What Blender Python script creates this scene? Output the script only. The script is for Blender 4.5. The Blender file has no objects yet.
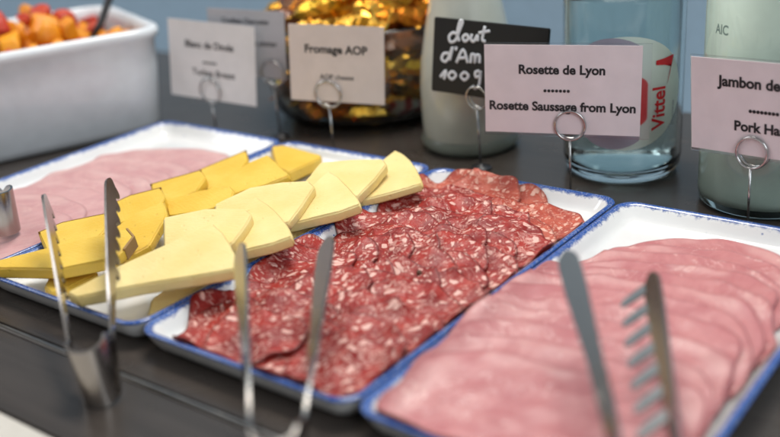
import bpy, bmesh, math, random
import numpy as np
from mathutils import Vector, Matrix
S = bpy.context.scene
COL = S.collection
RND = random.Random(7)

# ------------------------------------------------------------------ camera
CR = Vector((0.800093, 0.595804, -0.069779)); CU = Vector((-0.173449, 0.341123, 0.923878)); CF = Vector((-0.574254, 0.727085, -0.376272))
CP = Vector((0.471103, -0.333106, 0.302553)); FPX = 1001.357
cam = bpy.data.cameras.new('camera'); camo = bpy.data.objects.new('camera', cam); COL.objects.link(camo)
m = Matrix.Identity(4)
for i in range(3):
    m[i][0] = CR[i]; m[i][1] = CU[i]; m[i][2] = -CF[i]; m[i][3] = CP[i]
camo.matrix_world = m
cam.sensor_width = 36; cam.lens = FPX * 36 / 780; cam.clip_start = .01; cam.clip_end = 50
cam.dof.use_dof = True; cam.dof.focus_distance = .75; cam.dof.aperture_fstop = 2.95; cam.dof.aperture_blades = 9
S.camera = camo

# ------------------------------------------------------------------ world and lamps
w = bpy.data.worlds.new('World'); S.world = w; w.use_nodes = True
bg = w.node_tree.nodes['Background']; bg.inputs[0].default_value = (.72, .74, .77, 1); bg.inputs[1].default_value = .40
def area(name, loc, target, sx, sy, power, col):
    l = bpy.data.lights.new(name, 'AREA'); l.shape = 'RECTANGLE'; l.size = sx; l.size_y = sy; l.energy = power; l.color = col
    o = bpy.data.objects.new(name, l); COL.objects.link(o); o.location = loc
    o.rotation_euler = (Vector(target) - Vector(loc)).to_track_quat('-Z', 'Y').to_euler()
area('ceiling_lamp', (-.1, .75, 1.5), (.1, .2, 0), .9, .7, 44, (1, .95, .88))
area('window_light', (1.7, -.5, 1.1), (.1, .2, .0), 1.0, 1.1, 17, (.87, .94, 1))
area('window_light', (-1.5, -.3, 1.3), (.0, .2, .0), .7, .8, 9, (.95, .97, 1))
S.view_settings.view_transform = 'Standard'; S.view_settings.look = 'None'; S.view_settings.exposure = 0; S.view_settings.gamma = 1
S.render.engine = 'CYCLES'
S.cycles.use_denoising = True; S.cycles.max_bounces = 10; S.cycles.transmission_bounces = 10; S.cycles.caustics_reflective = False
S.cycles.sample_clamp_indirect = 6

# ------------------------------------------------------------------ helpers
def at(px, py, z):
    "point of the horizontal plane z under a place of the photograph (780 x 437)"
    d = CF + CR * ((px - 390) / FPX) - CU * ((py - 218.5) / FPX)
    return CP + d * ((z - CP.z) / d.z)

def tag(o, label=None, cat=None, group=None, kind=None):
    if label: o['label'] = label
    if cat: o['category'] = cat
    if group: o['group'] = group
    if kind: o['kind'] = kind
    return o

def mesh(name, v, f, mat=None, parent=None, smooth=True, loc=None):
    me = bpy.data.meshes.new(name); me.from_pydata([tuple(p) for p in v], [], f); me.update()
    if smooth: me.polygons.foreach_set('use_smooth', [True] * len(me.polygons))
    o = bpy.data.objects.new(name, me); COL.objects.link(o)
    if mat:
        for k in (mat if isinstance(mat, list) else [mat]): me.materials.append(k)
    if parent: o.parent = parent
    if loc is not None: o.location = loc
    return o

def empty(name, loc=(0, 0, 0), mat4=None):
    o = bpy.data.objects.new(name, None); COL.objects.link(o); o.empty_display_size = .02
    if mat4 is not None: o.matrix_world = mat4
    else: o.location = loc
    return o

class MB:
    def __init__(s): s.v = []; s.f = []
    def add(s, v, f):
        n = len(s.v); s.v += [Vector(p) for p in v]; s.f += [tuple(i + n for i in q) for q in f]
    def box(s, c, d):
        x, y, z = (k / 2 for k in d)
        s.add([(c[0] + a * x, c[1] + b * y, c[2] + e * z) for a in (-1, 1) for b in (-1, 1) for e in (-1, 1)],
              [(0, 1, 3, 2), (4, 6, 7, 5), (0, 4, 5, 1), (2, 3, 7, 6), (0, 2, 6, 4), (1, 5, 7, 3)])
    def tube(s, pts, r, n=8, closed=False, flat=1.0):
        pts = [Vector(p) for p in pts]; N = len(pts); V = []; up = None
        for i, p in enumerate(pts):
            a = pts[(i - 1) % N] if (i or closed) else p; b = pts[(i + 1) % N] if (i < N - 1 or closed) else p
            t = (b - a).normalized()
            if up is None:
                up = Vector((0, 0, 1)) if abs(t.z) < .9 else Vector((1, 0, 0))
            x = t.cross(up).normalized(); y = x.cross(t).normalized(); up = y
            rr = r(i / (N - 1)) if callable(r) else r
            V += [p + x * math.cos(6.2832 * k / n) * rr + y * math.sin(6.2832 * k / n) * rr for k in range(n)]
        F = []
        for i in range(N if closed else N - 1):
            j = (i + 1) % N
            F += [(i * n + k, i * n + (k + 1) % n, j * n + (k + 1) % n, j * n + k) for k in range(n)]
        if not closed: F += [tuple(range(n))[::-1], tuple((N - 1) * n + k for k in range(n))]
        s.add(V, F)
    def lathe(s, prof, n=48, c=(0, 0, 0), sx=1):
        V = [(c[0] + r * math.cos(6.2832 * k / n), c[1] + r * math.sin(6.2832 * k / n), c[2] + z) for r, z in prof for k in range(n)]
        F = [(i * n + k, i * n + (k + 1) % n, (i + 1) * n + (k + 1) % n, (i + 1) * n + k) for i in range(len(prof) - 1) for k in range(n)]
        if prof[0][0] > 1e-6: F.append(tuple(range(n))[::-1])
        if prof[-1][0] > 1e-6: F.append(tuple((len(prof) - 1) * n + k for k in range(n)))
        s.add(V, F)
    def obj(s, name, mat, parent=None, smooth=True, loc=None):
        o = mesh(name, s.v, s.f, mat, parent, smooth, loc)
        bm = bmesh.new(); bm.from_mesh(o.data); bmesh.ops.recalc_face_normals(bm, faces=bm.faces); bm.to_mesh(o.data); bm.free()
        return o

def autosmooth(o, deg=35):
    me = o.data; bm = bmesh.new(); bm.from_mesh(me)
    for e in bm.edges:
        if len(e.link_faces) == 2 and e.calc_face_angle(0) > math.radians(deg): e.smooth = False
    bm.to_mesh(me); bm.free()

# ------------------------------------------------------------------ materials
class NT:
    def __init__(s, name):
        s.m = bpy.data.materials.new(name); s.m.use_nodes = True; s.t = s.m.node_tree; s.b = s.t.nodes['Principled BSDF']; s.L = s.t.links
        s._oc = None
    def n(s, typ, **kw):
        o = s.t.nodes.new(typ)
        for k, v in kw.items():
            if k.startswith('_'): setattr(o, k[1:], v)
            else: o.inputs[int(k[1:]) if k[0] == 'i' and k[1:].isdigit() else k.replace('__', ' ')].default_value = v
        return o
    def link(s, a, b): s.L.new(a, b)
    def set(s, **kw):
        for k, v in kw.items(): s.b.inputs[k.replace('__', ' ')].default_value = v
        return s
    def coord(s, kind='Object', rand=True):
        tc = s.n('ShaderNodeTexCoord').outputs[kind]
        if not rand: return tc
        oi = s.n('ShaderNodeObjectInfo'); cmb = s.n('ShaderNodeCombineXYZ'); mu = s.n('ShaderNodeMath', _operation='MULTIPLY', i1=37.0)
        s.link(oi.outputs['Random'], mu.inputs[0])
        for k in range(3): s.link(mu.outputs[0], cmb.inputs[k])
        rot = s.n('ShaderNodeVectorRotate', _rotation_type='Z_AXIS'); s.link(tc, rot.inputs['Vector'])
        mu2 = s.n('ShaderNodeMath', _operation='MULTIPLY', i1=61.0); s.link(oi.outputs['Random'], mu2.inputs[0]); s.link(mu2.outputs[0], rot.inputs['Angle'])
        ad = s.n('ShaderNodeVectorMath', _operation='ADD'); s.link(rot.outputs[0], ad.inputs[0]); s.link(cmb.outputs[0], ad.inputs[1])
        return ad.outputs[0]
    def noise(s, co, scale, detail=3, rough=.5, dist=0):
        o = s.n('ShaderNodeTexNoise', Scale=scale, Detail=detail, Roughness=rough, Distortion=dist); s.link(co, o.inputs['Vector']); return o.outputs['Fac']
    def ramp(s, fac, stops):
        o = s.n('ShaderNodeValToRGB'); e = o.color_ramp.elements
        while len(e) < len(stops): e.new(.5)
        for k, (p, c) in enumerate(stops):
            e[k].position = p; e[k].color = c if len(c) == 4 else (*c, 1)
        s.link(fac, o.inputs[0]); return o.outputs[0]
    def step(s, fac, a, b):
        o = s.n('ShaderNodeMapRange', _interpolation_type='SMOOTHSTEP'); s.link(fac, o.inputs[0])
        o.inputs[1].default_value = a; o.inputs[2].default_value = b; return o.outputs[0]
    def mix(s, fac, a, b):
        o = s.n('ShaderNodeMix', _data_type='RGBA')
        for k, x in ((0, fac), (6, a), (7, b)):
            if hasattr(x, 'is_linked'): s.link(x, o.inputs[k])
            elif k == 0: o.inputs[0].default_value = x
            else: o.inputs[k].default_value = (*x, 1)
        return o.outputs[2]
    def math(s, op, a, b=None):
        o = s.n('ShaderNodeMath', _operation=op)
        for k, x in ((0, a), (1, b)):
            if x is None: continue
            if hasattr(x, 'is_linked'): s.link(x, o.inputs[k])
            else: o.inputs[k].default_value = x
        return o.outputs[0]
    def bump(s, h, dist, strength=1):
        o = s.n('ShaderNodeBump', Distance=dist, Strength=strength); s.link(h, o.inputs['Height']); s.link(o.outputs[0], s.b.inputs['Normal']); return s
    def color(s, x): s.link(x, s.b.inputs['Base Color']); return s

def plain(name, col, rough=.5, **kw):
    t = NT(name); t.set(Roughness=rough, **kw)
    co = t.coord(); n = t.noise(co, 60, 3)
    t.color(t.mix(n, tuple(c * .9 for c in col), tuple(min(1, c * 1.1) for c in col)))
    return t.m

def m_salami(name, d, l, fat):
    t = NT(name); co = t.coord()
    nz = t.n('ShaderNodeTexNoise', Scale=90, Detail=3); t.link(co, nz.inputs['Vector'])
    sub = t.n('ShaderNodeVectorMath', _operation='SUBTRACT'); t.link(nz.outputs['Color'], sub.inputs[0]); sub.inputs[1].default_value = (.5, .5, .5)
    sc = t.n('ShaderNodeVectorMath', _operation='SCALE'); t.link(sub.outputs[0], sc.inputs[0]); sc.inputs['Scale'].default_value = .011
    ad = t.n('ShaderNodeVectorMath', _operation='ADD'); t.link(co, ad.inputs[0]); t.link(sc.outputs[0], ad.inputs[1]); wc = ad.outputs[0]
    def vor(scale, a, b, keep, stretch):
        mp = t.n('ShaderNodeMapping'); mp.inputs['Scale'].default_value = (1, stretch, 1); t.link(wc, mp.inputs[0])
        v = t.n('ShaderNodeTexVoronoi', Scale=scale, _voronoi_dimensions='2D'); t.link(mp.outputs[0], v.inputs['Vector'])
        sep = t.n('ShaderNodeSeparateColor'); t.link(v.outputs['Color'], sep.inputs[0])
        size = t.math('MULTIPLY', t.step(sep.outputs[0], keep, 1.0), b)
        dd = t.math('SUBTRACT', v.outputs['Distance'], size)
        return t.step(dd, .05, -.09)
    f1 = vor(112, .3, .40, .42, 1.9); f2 = vor(260, .3, .42, .42, 1.7)
    n1 = t.noise(wc, 70, 4, .6)
    vein = t.math('MULTIPLY', t.step(t.math('ABSOLUTE', t.math('SUBTRACT', n1, .5)), .035, .0), t.step(t.noise(co, 45, 2), .46, .60))
    m_ = t.math('MAXIMUM', f1, t.math('MULTIPLY', f2, .62)); m_ = t.math('MAXIMUM', m_, t.math('MULTIPLY', vein, .62))
    mp2 = t.n('ShaderNodeMapping'); mp2.inputs['Scale'].default_value = (1, 2.2, 1); t.link(wc, mp2.inputs[0])
    marb = t.math('MULTIPLY', t.step(t.noise(mp2.outputs[0], 170, 4, .62), .51, .69), .30); m_ = t.math('MAXIMUM', m_, marb)
    meat = t.mix(t.step(t.noise(co, 55, 4, .6), .36, .66), d, l)
    fatc = t.mix(t.noise(co, 150, 2), fat, tuple(min(1, c * 1.25) for c in fat))
    at_ = t.n('ShaderNodeAttribute', _attribute_name='edge').outputs['Fac']
    t.color(t.mix(t.math('MULTIPLY', t.step(at_, .93, .985), .75), t.mix(t.math('MULTIPLY', m_, .86), meat, fatc), tuple(k_ * .55 for k_ in d)))
    t.set(Roughness=.42, Subsurface__Weight=.12, Subsurface__Scale=.004, IOR=1.42, Specular__IOR__Level=.42)
    t.b.inputs['Subsurface Radius'].default_value = (1, .35, .25)
    rn = t.n('ShaderNodeMapRange'); t.link(t.noise(co, 90, 2), rn.inputs[0]); rn.inputs[3].default_value = .30; rn.inputs[4].default_value = .60; t.link(rn.outputs[0], t.b.inputs['Roughness'])
    t.bump(t.math('ADD', t.noise(wc, 160, 3, .6), t.math('MULTIPLY', m_, .35)), .0016, .7)
    return t.m

def m_ham(name, a, b, c):
    t = NT(name); co = t.coord()
    mp = t.n('ShaderNodeMapping'); mp.inputs['Scale'].default_value = (1, 2.2, 1); t.link(co, mp.inputs[0]); k = mp.outputs[0]
    base = t.mix(t.step(t.math('ADD', t.math('MULTIPLY', t.noise(k, 18, 3, .55, 1.0), .6), t.math('MULTIPLY', t.noise(k, 110, 4, .65), .4)), .36, .66), a, b)
    n1 = t.noise(k, 34, 4, .6, 1.2); vein = t.math('MULTIPLY', t.step(t.math('ABSOLUTE', t.math('SUBTRACT', n1, .5)), .020, 0), t.step(t.noise(co, 30, 2), .48, .62))
    spot = t.math('MULTIPLY', t.step(t.noise(co, 120, 2), .70, .76), .6)
    t.color(t.mix(t.math('MULTIPLY', t.math('MAXIMUM', vein, spot), .6), base, c))
    at_ = t.n('ShaderNodeAttribute', _attribute_name='edge').outputs['Fac']; e_ = t.math('ADD', at_, t.math('MULTIPLY', t.math('SUBTRACT', t.noise(co, 40, 3), .5), .16))
    pale_ = t.math('MULTIPLY', t.math('MULTIPLY', t.step(e_, .74, .88), t.step(e_, 1.0, .93)), t.step(t.noise(co, 22, 2), .44, .60)); dark_ = t.math('MULTIPLY', t.step(at_, .96, .995), .45)
    base = t.mix(t.math('MULTIPLY', pale_, .32), t.mix(t.math('MULTIPLY', t.math('MAXIMUM', vein, spot), .75), base, c), c)
    t.color(t.mix(dark_, base, tuple(k_ * .62 for k_ in a)))
    t.set(Roughness=.40, Subsurface__Weight=.15, Subsurface__Scale=.004, IOR=1.4, Specular__IOR__Level=.45)
    t.b.inputs['Subsurface Radius'].default_value = (1, .4, .3)
    t.bump(t.noise(k, 60, 4, .6), .0014, .5)
    return t.m

def m_cheese(name, a, b, sss):
    t = NT(name); co = t.coord()
    t.color(t.mix(t.step(t.noise(co, 28, 3), .3, .7), a, b))
    t.set(Roughness=.42, Subsurface__Weight=.14, Subsurface__Scale=.005, Specular__IOR__Level=.35)
    t.b.inputs['Subsurface Radius'].default_value = sss
    mp = t.n('ShaderNodeMapping'); mp.inputs['Scale'].default_value = (90, 700, 90); mp.inputs['Rotation'].default_value = (0, 0, .5); t.link(co, mp.inputs[0])
    v = t.n('ShaderNodeTexVoronoi', Scale=190); t.link(co, v.inputs['Vector']); sp = t.n('ShaderNodeSeparateColor'); t.link(v.outputs['Color'], sp.inputs[0])
    pit = t.math('MULTIPLY', t.step(v.outputs['Distance'], .30, .12), t.step(sp.outputs[0], .86, .90))
    h_ = t.math('ADD', t.math('MULTIPLY', t.noise(co, 300, 3, .65), .8), t.math('MULTIPLY', t.noise(mp.outputs[0], 1, 2), .5))
    t.bump(t.math('SUBTRACT', h_, t.math('MULTIPLY', pit, .9)), .0009, .6)
    return t.m

def m_steel(name, rough=.22, tint=(.40, .365, .335)):
    t = NT(name); co = t.coord(rand=False)
    mp = t.n('ShaderNodeMapping'); mp.inputs['Scale'].default_value = (12, 12, 260); t.link(co, mp.inputs[0])
    n = t.noise(mp.outputs[0], 12, 3)
    t.set(Metallic=1); t.color(t.mix(n, tuple(c * .85 for c in tint), tint))
    r = t.n('ShaderNodeMapRange'); t.link(n, r.inputs[0]); r.inputs[3].default_value = rough * .7; r.inputs[4].default_value = rough * 1.5; t.link(r.outputs[0], t.b.inputs['Roughness'])
    return t.m

def m_glass(name, col, rough=0.0):
    t = NT(name); t.set(Roughness=rough, Transmission__Weight=1, IOR=1.45); t.b.inputs['Base Color'].default_value = (*col, 1); return t.m

def m_tray():
    t = NT('blue_rimmed_enamel'); co = t.coord(rand=True)
    at_ = t.n('ShaderNodeAttribute', _attribute_name='rim'); rim = at_.outputs['Fac']
    n = t.noise(co, 160, 4, .7); n2 = t.noise(co, 700, 2, .6)
    edge = t.math('ADD', rim, t.math('MULTIPLY', t.math('SUBTRACT', n, .5), .0058)); edge = t.math('ADD', edge, t.math('MULTIPLY', t.math('SUBTRACT', n2, .5), .0030))
    blue = t.step(edge, .0062, .0042)
    thin = t.math('MULTIPLY', blue, t.ramp(n2, [(.28, (.6,) * 3), (.5, (1,) * 3)]))
    v = t.n('ShaderNodeTexVoronoi', Scale=75); t.link(co, v.inputs['Vector'])
    sep = t.n('ShaderNodeSeparateColor'); t.link(v.outputs['Color'], sep.inputs[0])
    dots = t.math('MULTIPLY', t.step(v.outputs['Distance'], .085, .04), t.step(sep.outputs[0], .62, .7))
    msk = t.math('MAXIMUM', thin, t.math('MULTIPLY', dots, .8))
    white = t.mix(t.noise(co, 18, 3), (.80, .80, .78), (.72, .73, .73))
    bl = t.mix(n, (.006, .042, .24), (.026, .115, .40))
    t.color(t.mix(msk, white, bl)); t.set(Roughness=.16, Specular__IOR__Level=.5, Coat__Weight=.3, Coat__Roughness=.06)
    t.bump(t.noise(co, 120, 2), .0004, .3)
    return t.m

M = {}
M['salami'] = m_salami('salami_meat', (.225, .012, .010), (.385, .034, .024), (.74, .455, .385))
M['salami_pale'] = m_salami('thin_salami_meat', (.36, .050, .030), (.50, .105, .062), (.70, .42, .33))
M['ham'] = m_ham('cooked_ham', (.445, .154, .160), (.53, .216, .213), (.76, .50, .46))
M['turkey'] = m_ham('pale_ham', (.52, .27, .27), (.61, .35, .34), (.70, .49, .45))
M['pale'] = m_cheese('pale_cheese', (.78, .59, .225), (.84, .67, .30), (1, .7, .25))
M['yellow'] = m_cheese('yellow_cheese', (.73, .455, .05), (.79, .53, .085), (1, .6, .12))
M['rind'] = plain('cheese_rind', (.30, .165, .055), .75)
M['palerind'] = plain('light_rind', (.70, .46, .15), .6)
M['tray'] = m_tray()
M['steel'] = m_steel('brushed_steel', .20)
M['wire'] = m_steel('wire_steel', .16, (.55, .54, .53))
M['porcelain'] = plain('white_porcelain', (.70, .725, .75), .14)
M['card'] = plain('card_paper', (.74, .655, .67), .6)
M['cardw'] = plain('white_card_paper', (.74, .72, .70), .6)
M['cardp'] = plain('cream_card_paper', (.68, .585, .54), .6)
M['cardg'] = plain('grey_card_paper', (.47, .46, .48), .6)
M['ink'] = plain('black_ink', (.012, .012, .014), .6)
M['slate'] = plain('chalkboard', (.012, .011, .010), .35)
M['chalk'] = plain('white_chalk', (.80, .82, .85), .8)
M['red'] = plain('red_print', (.62, .012, .02), .4)
M['glass'] = m_glass('clear_glass', (.90, .965, .955))
M['water'] = m_glass('bottle_water', (.86, .95, .94)); M['water'].node_tree.nodes['Principled BSDF'].inputs['IOR'].default_value = 1.33
M['greenglass'] = m_glass('green_glass', (.84, .93, .89), .02)
M['sleeve'] = m_glass('clear_sleeve', (.93, .94, .97), .12)
M['milk'] = plain('milk', (.66, .66, .56), .25, Coat__Weight=.6, Coat__Roughness=.03)
M['fruit'] = m_cheese('orange_fruit', (.70, .22, .006), (.80, .33, .012), (1, .4, .08))
M['fruitr'] = m_cheese('red_fruit', (.42, .022, .012), (.56, .07, .02), (1, .2, .1))
M['dark'] = plain('dark_plastic', (.02, .018, .02), .35)
M['pepper'] = plain('peppercorn', (.10, .05, .025), .3)

# ------------------------------------------------------------------ setting
def m_counter():
    t = NT('dark_counter'); co = t.coord(rand=False)
    mp = t.n('ShaderNodeMapping'); mp.inputs['Scale'].default_value = (6, 90, 10); t.link(co, mp.inputs[0])
    n = t.noise(mp.outputs[0], 1.0, 5, .6)
    t.color(t.mix(n, (.026, .021, .018), (.072, .058, .049)))
    r = t.n('ShaderNodeMapRange'); t.link(t.noise(co, 25, 4), r.inputs[0]); r.inputs[3].default_value = .16; r.inputs[4].default_value = .34; t.link(r.outputs[0], t.b.inputs['Roughness'])
    t.set(Specular__IOR__Level=.38); t.bump(n, .0006, .25)
    return t.m
M['counter'] = m_counter()
M['trim'] = plain('counter_trim', (.58, .54, .48), .35)
M['seam'] = m_steel('seam_steel', .3, (.42, .40, .38))
M['wall'] = plain('blue_wall', (.36, .50, .62), .5)
def slab(name, x0, x1, y0, y1, z0, z1, mat):
    b = MB(); b.box(((x0 + x1) / 2, (y0 + y1) / 2, (z0 + z1) / 2), (x1 - x0, y1 - y0, z1 - z0))
    o = b.obj(name, mat, smooth=False)
    bm = bmesh.new(); bm.from_mesh(o.data); bmesh.ops.bevel(bm, geom=list(bm.edges), offset=min(.002, (z1 - z0) * .3), segments=2, affect='EDGES'); bm.to_mesh(o.data); bm.free()
    return tag(o, kind='structure')
slab('counter_top', -1.2, 1.2, -.0215, .62, -.04, 0, M['counter'])
slab('counter_front', -1.2, 1.2, -.0865, -.0245, -.04, -.0005, M['counter'])
slab('counter_seam', -1.2, 1.2, -.0244, -.0216, -.03, .0008, M['seam'])
slab('counter_edge', -1.2, 1.2, -.34, -.0868, -.06, .001, M['trim'])  # front trim, widened and lightened so that it reflects in the tongs' bend
slab('wall', -2.5, 2.0, .80, .86, -1.0, 1.6, M['wall'])

# ------------------------------------------------------------------ trays
TW = .1716; TG = .0012566; TL = .3338; TRZ = .017; RC = .015
PROF = [(.0110, .0), (.0092, .0010), (.0060, .0045), (.0028, .0105), (.0007, .0148), (0, .0160), (.0006, .0168), (.0020, .0170), (.0036, .0166), (.0052, .0154), (.0070, .0130),
        (.0095, .0092), (.0120, .0066), (.0145, .0053), (.018, .0049), (.024, .0047)]
def rrect(d, n=10):
    x0, x1, y0, y1 = d, TW - d, d, TL - d; r = max(RC - d * .55, .004); P = []
    for cx, cy, a in ((x1 - r, y1 - r, 0), (x0 + r, y1 - r, 90), (x0 + r, y0 + r, 180), (x1 - r, y0 + r, 270)):
        P += [(cx + r * math.cos(math.radians(a + 90 * k / n)), cy + r * math.sin(math.radians(a + 90 * k / n))) for k in range(n + 1)]
    return P
def build_tray():
    V = []; F = []; A = []
    for d, z in PROF:
        p = rrect(d); n = len(p); V += [(x, y, z) for x, y in p]
        A += [d if z > .0155 or d > .001 and z > .0125 else .02 for _ in p]
    for i in range(len(PROF) - 1): F += [(i * n + k, i * n + (k + 1) % n, (i + 1) * n + (k + 1) % n, (i + 1) * n + k) for k in range(n)]
    F.append(tuple((len(PROF) - 1) * n + k for k in range(n))); F.append(tuple(range(n))[::-1])
    o = mesh('serving_tray', V, F, M['tray'])
    # distance from the lip, the blue band is brushed on by it
    A = []
    for i, (d, z) in enumerate(PROF):
        q = .03
        if i in (3, ): q = .0120
        if i == 4: q = .0054
        if i >= 5: q = d
        A += [q] * n
    at_ = o.data.attributes.new('rim', 'FLOAT', 'POINT'); at_.data.foreach_set('value', A)
    return o
TX = [-2 * (TW + TG) - .0008, -(TW + TG) - .0008, -.0008, TW + TG - .0008]
tray0 = build_tray()
tlab = ['white tray with blue brushed rim holding pale pink ham, beside the white dish', 'white tray with blue brushed rim under the cheese wedges',
        'white tray with blue brushed rim under the marbled salami', 'white tray with blue brushed rim holding the fanned pink ham, nearest the right edge']
for i, x in enumerate(TX):
    o = tray0 if i == 0 else tray0.copy()
    if i: COL.objects.link(o)
    o.location = (x, (-.001, .0012, 0, -.0015)[i], 0); tag(o, tlab[i], 'tray', 'blue rimmed serving trays')

def tray_h(x, y):
    "height of the tray's inside above the counter at tray coordinates (arrays)"
    cx = np.abs(x - TW / 2) - (TW / 2 - RC); cy = np.abs(y - TL / 2) - (TL / 2 - RC)
    out = np.sqrt(np.maximum(cx, 0) ** 2 + np.maximum(cy, 0) ** 2) + np.minimum(np.maximum(cx, cy), 0) - RC
    d = -out
    ds = [-.004, -.0002] + [p[0] for p in PROF[5:]]; zs = [.0, .0155] + [p[1] for p in PROF[5:]]
    return np.interp(d, ds, zs)

# ------------------------------------------------------------------ slices draped over what lies under them
class Heap:
    st = .001
    def __init__(s, x0, x1, y0, y1, ox):
        s.x0, s.y0, s.ox = x0, y0, ox
        s.xs = np.arange(x0, x1, s.st); s.ys = np.arange(y0, y1, s.st)
        X, Y = np.meshgrid(s.xs, s.ys); s.h = tray_h(X, Y)
        # the neighbouring trays' rims
        for k in (-1, 1): s.h = np.maximum(s.h, tray_h(X - k * (TW + TG), Y))
    def blur(s, z, m, sig):
        r = int(3 * sig); k = np.exp(-np.arange(-r, r + 1) ** 2 / (2 * sig * sig)); k /= k.sum()
        def f(a):
            a = np.apply_along_axis(lambda q: np.convolve(q, k, 'same'), 0, a); return np.apply_along_axis(lambda q: np.convolve(q, k, 'same'), 1, a)
        return f(z * m) / np.maximum(f(m), 1e-4)
    def drape(s, name, cx, cy, outline, rot, thick, curl, mat, rng, sig=4, rings=11, seg=64, wave=.0008):
        R = max(outline(a) for a in np.linspace(0, 6.283, 64)) + .002
        i0 = max(int((cx - R - s.x0) / s.st), 0); i1 = min(int((cx + R - s.x0) / s.st) + 1, len(s.xs)); j0 = max(int((cy - R - s.y0) / s.st), 0); j1 = min(int((cy + R - s.y0) / s.st) + 1, len(s.ys))
        X, Y = np.meshgrid(s.xs[i0:i1], s.ys[j0:j1]); dx, dy = X - cx, Y - cy; rr = np.hypot(dx, dy); th = np.arctan2(dy, dx) - rot
        out = np.vectorize(outline)(th); q = rr / out; mk = (q <= 1.03).astype(float)
        h = s.h[j0:j1, i0:i1]; z = h.copy()
        for _ in range(4): z = np.maximum(h, s.blur(z, mk, sig))
        p = [rng.uniform(0, 6.28) for _ in range(6)]
        z = z + wave * (np.sin(dx * 190 + p[0]) * np.sin(dy * 160 + p[1]) + 1) * .5
        z = z + curl * np.clip((q - .55) / .45, 0, 1) ** 2 * (.5 + .5 * np.sin(th * 3 + p[2]) * np.cos(th * 5 + p[3]))
        z = z + .0002
        top = np.where(q <= 1, z + thick, h); s.h[j0:j1, i0:i1] = np.maximum(h, top)
        def samp(x, y):
            fx = min(max((x - s.xs[i0]) / s.st, 0), i1 - i0 - 1.001); fy = min(max((y - s.ys[j0]) / s.st, 0), j1 - j0 - 1.001)
            a, b = int(fx), int(fy); u, v = fx - a, fy - b
            return z[b, a] * (1 - u) * (1 - v) + z[b, a + 1] * u * (1 - v) + z[b + 1, a] * (1 - u) * v + z[b + 1, a + 1] * u * v
        zc = samp(cx, cy); V = []; F = []
        loops = [(k / rings, 1) for k in range(1, rings)] + [(.985, 1), (1.0, .75), (1.0, .25), (.985, 0)] + [(k / rings, 0) for k in range(rings - 1, 0, -1)]
        V.append((0, 0, thick))
        for f, t in loops:
            for k in range(seg):
                a = 6.28318 * k / seg; r = outline(a) * f; x, y = r * math.cos(a + rot), r * math.sin(a + rot)
                V.append((x, y, samp(cx + x, cy + y) - zc + thick * t))
        V.append((0, 0, 0)); n = len(loops)
        F += [(0, 1 + k, 1 + (k + 1) % seg) for k in range(seg)]
        for i in range(n - 1): F += [(1 + i * seg + k, 1 + (i + 1) * seg + k, 1 + (i + 1) * seg + (k + 1) % seg, 1 + i * seg + (k + 1) % seg) for k in range(seg)]
        e = 1 + (n - 1) * seg; F += [(len(V) - 1, e + (k + 1) % seg, e + k) for k in range(seg)]
        o = mesh(name, V, F, mat, loc=(s.ox + cx, cy, zc))
        o.data.attributes.new('edge', 'FLOAT', 'POINT').data.foreach_set('value', [0.0] + [f for f, t in loops for _ in range(seg)] + [0.0])
        return o

ORD = ['first', 'second', 'third', 'fourth', 'fifth', 'sixth', 'seventh', 'eighth', 'ninth', 'tenth', 'eleventh', 'twelfth', 'thirteenth', 'fourteenth', 'fifteenth']
def disc(R, rng, amp=.05, ecc=.08):
    p = [rng.uniform(0, 6.28) for _ in range(4)]
    return lambda a: R * (1 + ecc * math.cos(2 * a + p[0]) + amp * math.cos(3 * a + p[1]) + amp * .5 * math.cos(5 * a + p[2]) + amp * .35 * math.cos(9 * a + p[3]))

# salami
rng = random.Random(3); hp = Heap(-.03, .20, -.03, .37, TX[2])
COLS = ['along the cheese tray', 'left of the middle', 'right of the middle', 'along the ham tray']
rows = 12; spots = []
for r_ in range(rows):
    y = .3 - r_ * (.3 - .034) / (rows - 1)
    order = [0, 1, 2, 3]; rng.shuffle(order)
    for c in order:
        x = (.0350, .069, .103, .134)[c] + rng.uniform(-.005, .005) + (.0035 if r_ % 2 else -.0035); yy = y + rng.uniform(-.006, .006)
        if c == 3 and r_ in (0,): continue
        if c == 2 and r_ == 0: yy -= .006
        if c == 1 and r_ == 0: yy += .010
        if c == 3 and 3 <= r_ <= 6: x -= .007
        if r_ == rows - 1: yy = max(yy, .036)
        spots.append((r_, c, x, yy))
for r_, c, x, y in spots:
    R = rng.uniform(.029, .0335); pale = (r_ <= 1 and c >= 2) or (r_ == 0) or (r_ == 2 and c == 3)
    o = hp.drape('salami_slice', x, y, disc(R, rng), rng.uniform(0, 6.28), .0013, rng.uniform(.0010, .0038), M['salami_pale' if pale else 'salami'], rng, sig=2.4, wave=.0010)
    tag(o, '%s salami slice in the %s row from the back, %s' % ('pale red' if pale else 'dark red', ORD[r_], COLS[c]), 'salami slice', 'marbled salami slices on the third tray')
# one peppercorn in the salami
P0 = at(419, 269, .0185); zz = float(hp.h[int((P0.y - hp.y0) / .001), int((P0.x - hp.ox - hp.x0) / .001)])
b = MB(); b.lathe([(0, -.0021), (.0013, -.0016), (.0021, 0), (.0013, .0016), (0, .0021)], 14); o = b.obj('peppercorn', M['pepper'], loc=(P0.x, P0.y, zz + .0012))
tag(o, 'round brown peppercorn stuck in the middle of the salami', 'peppercorn')

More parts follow.
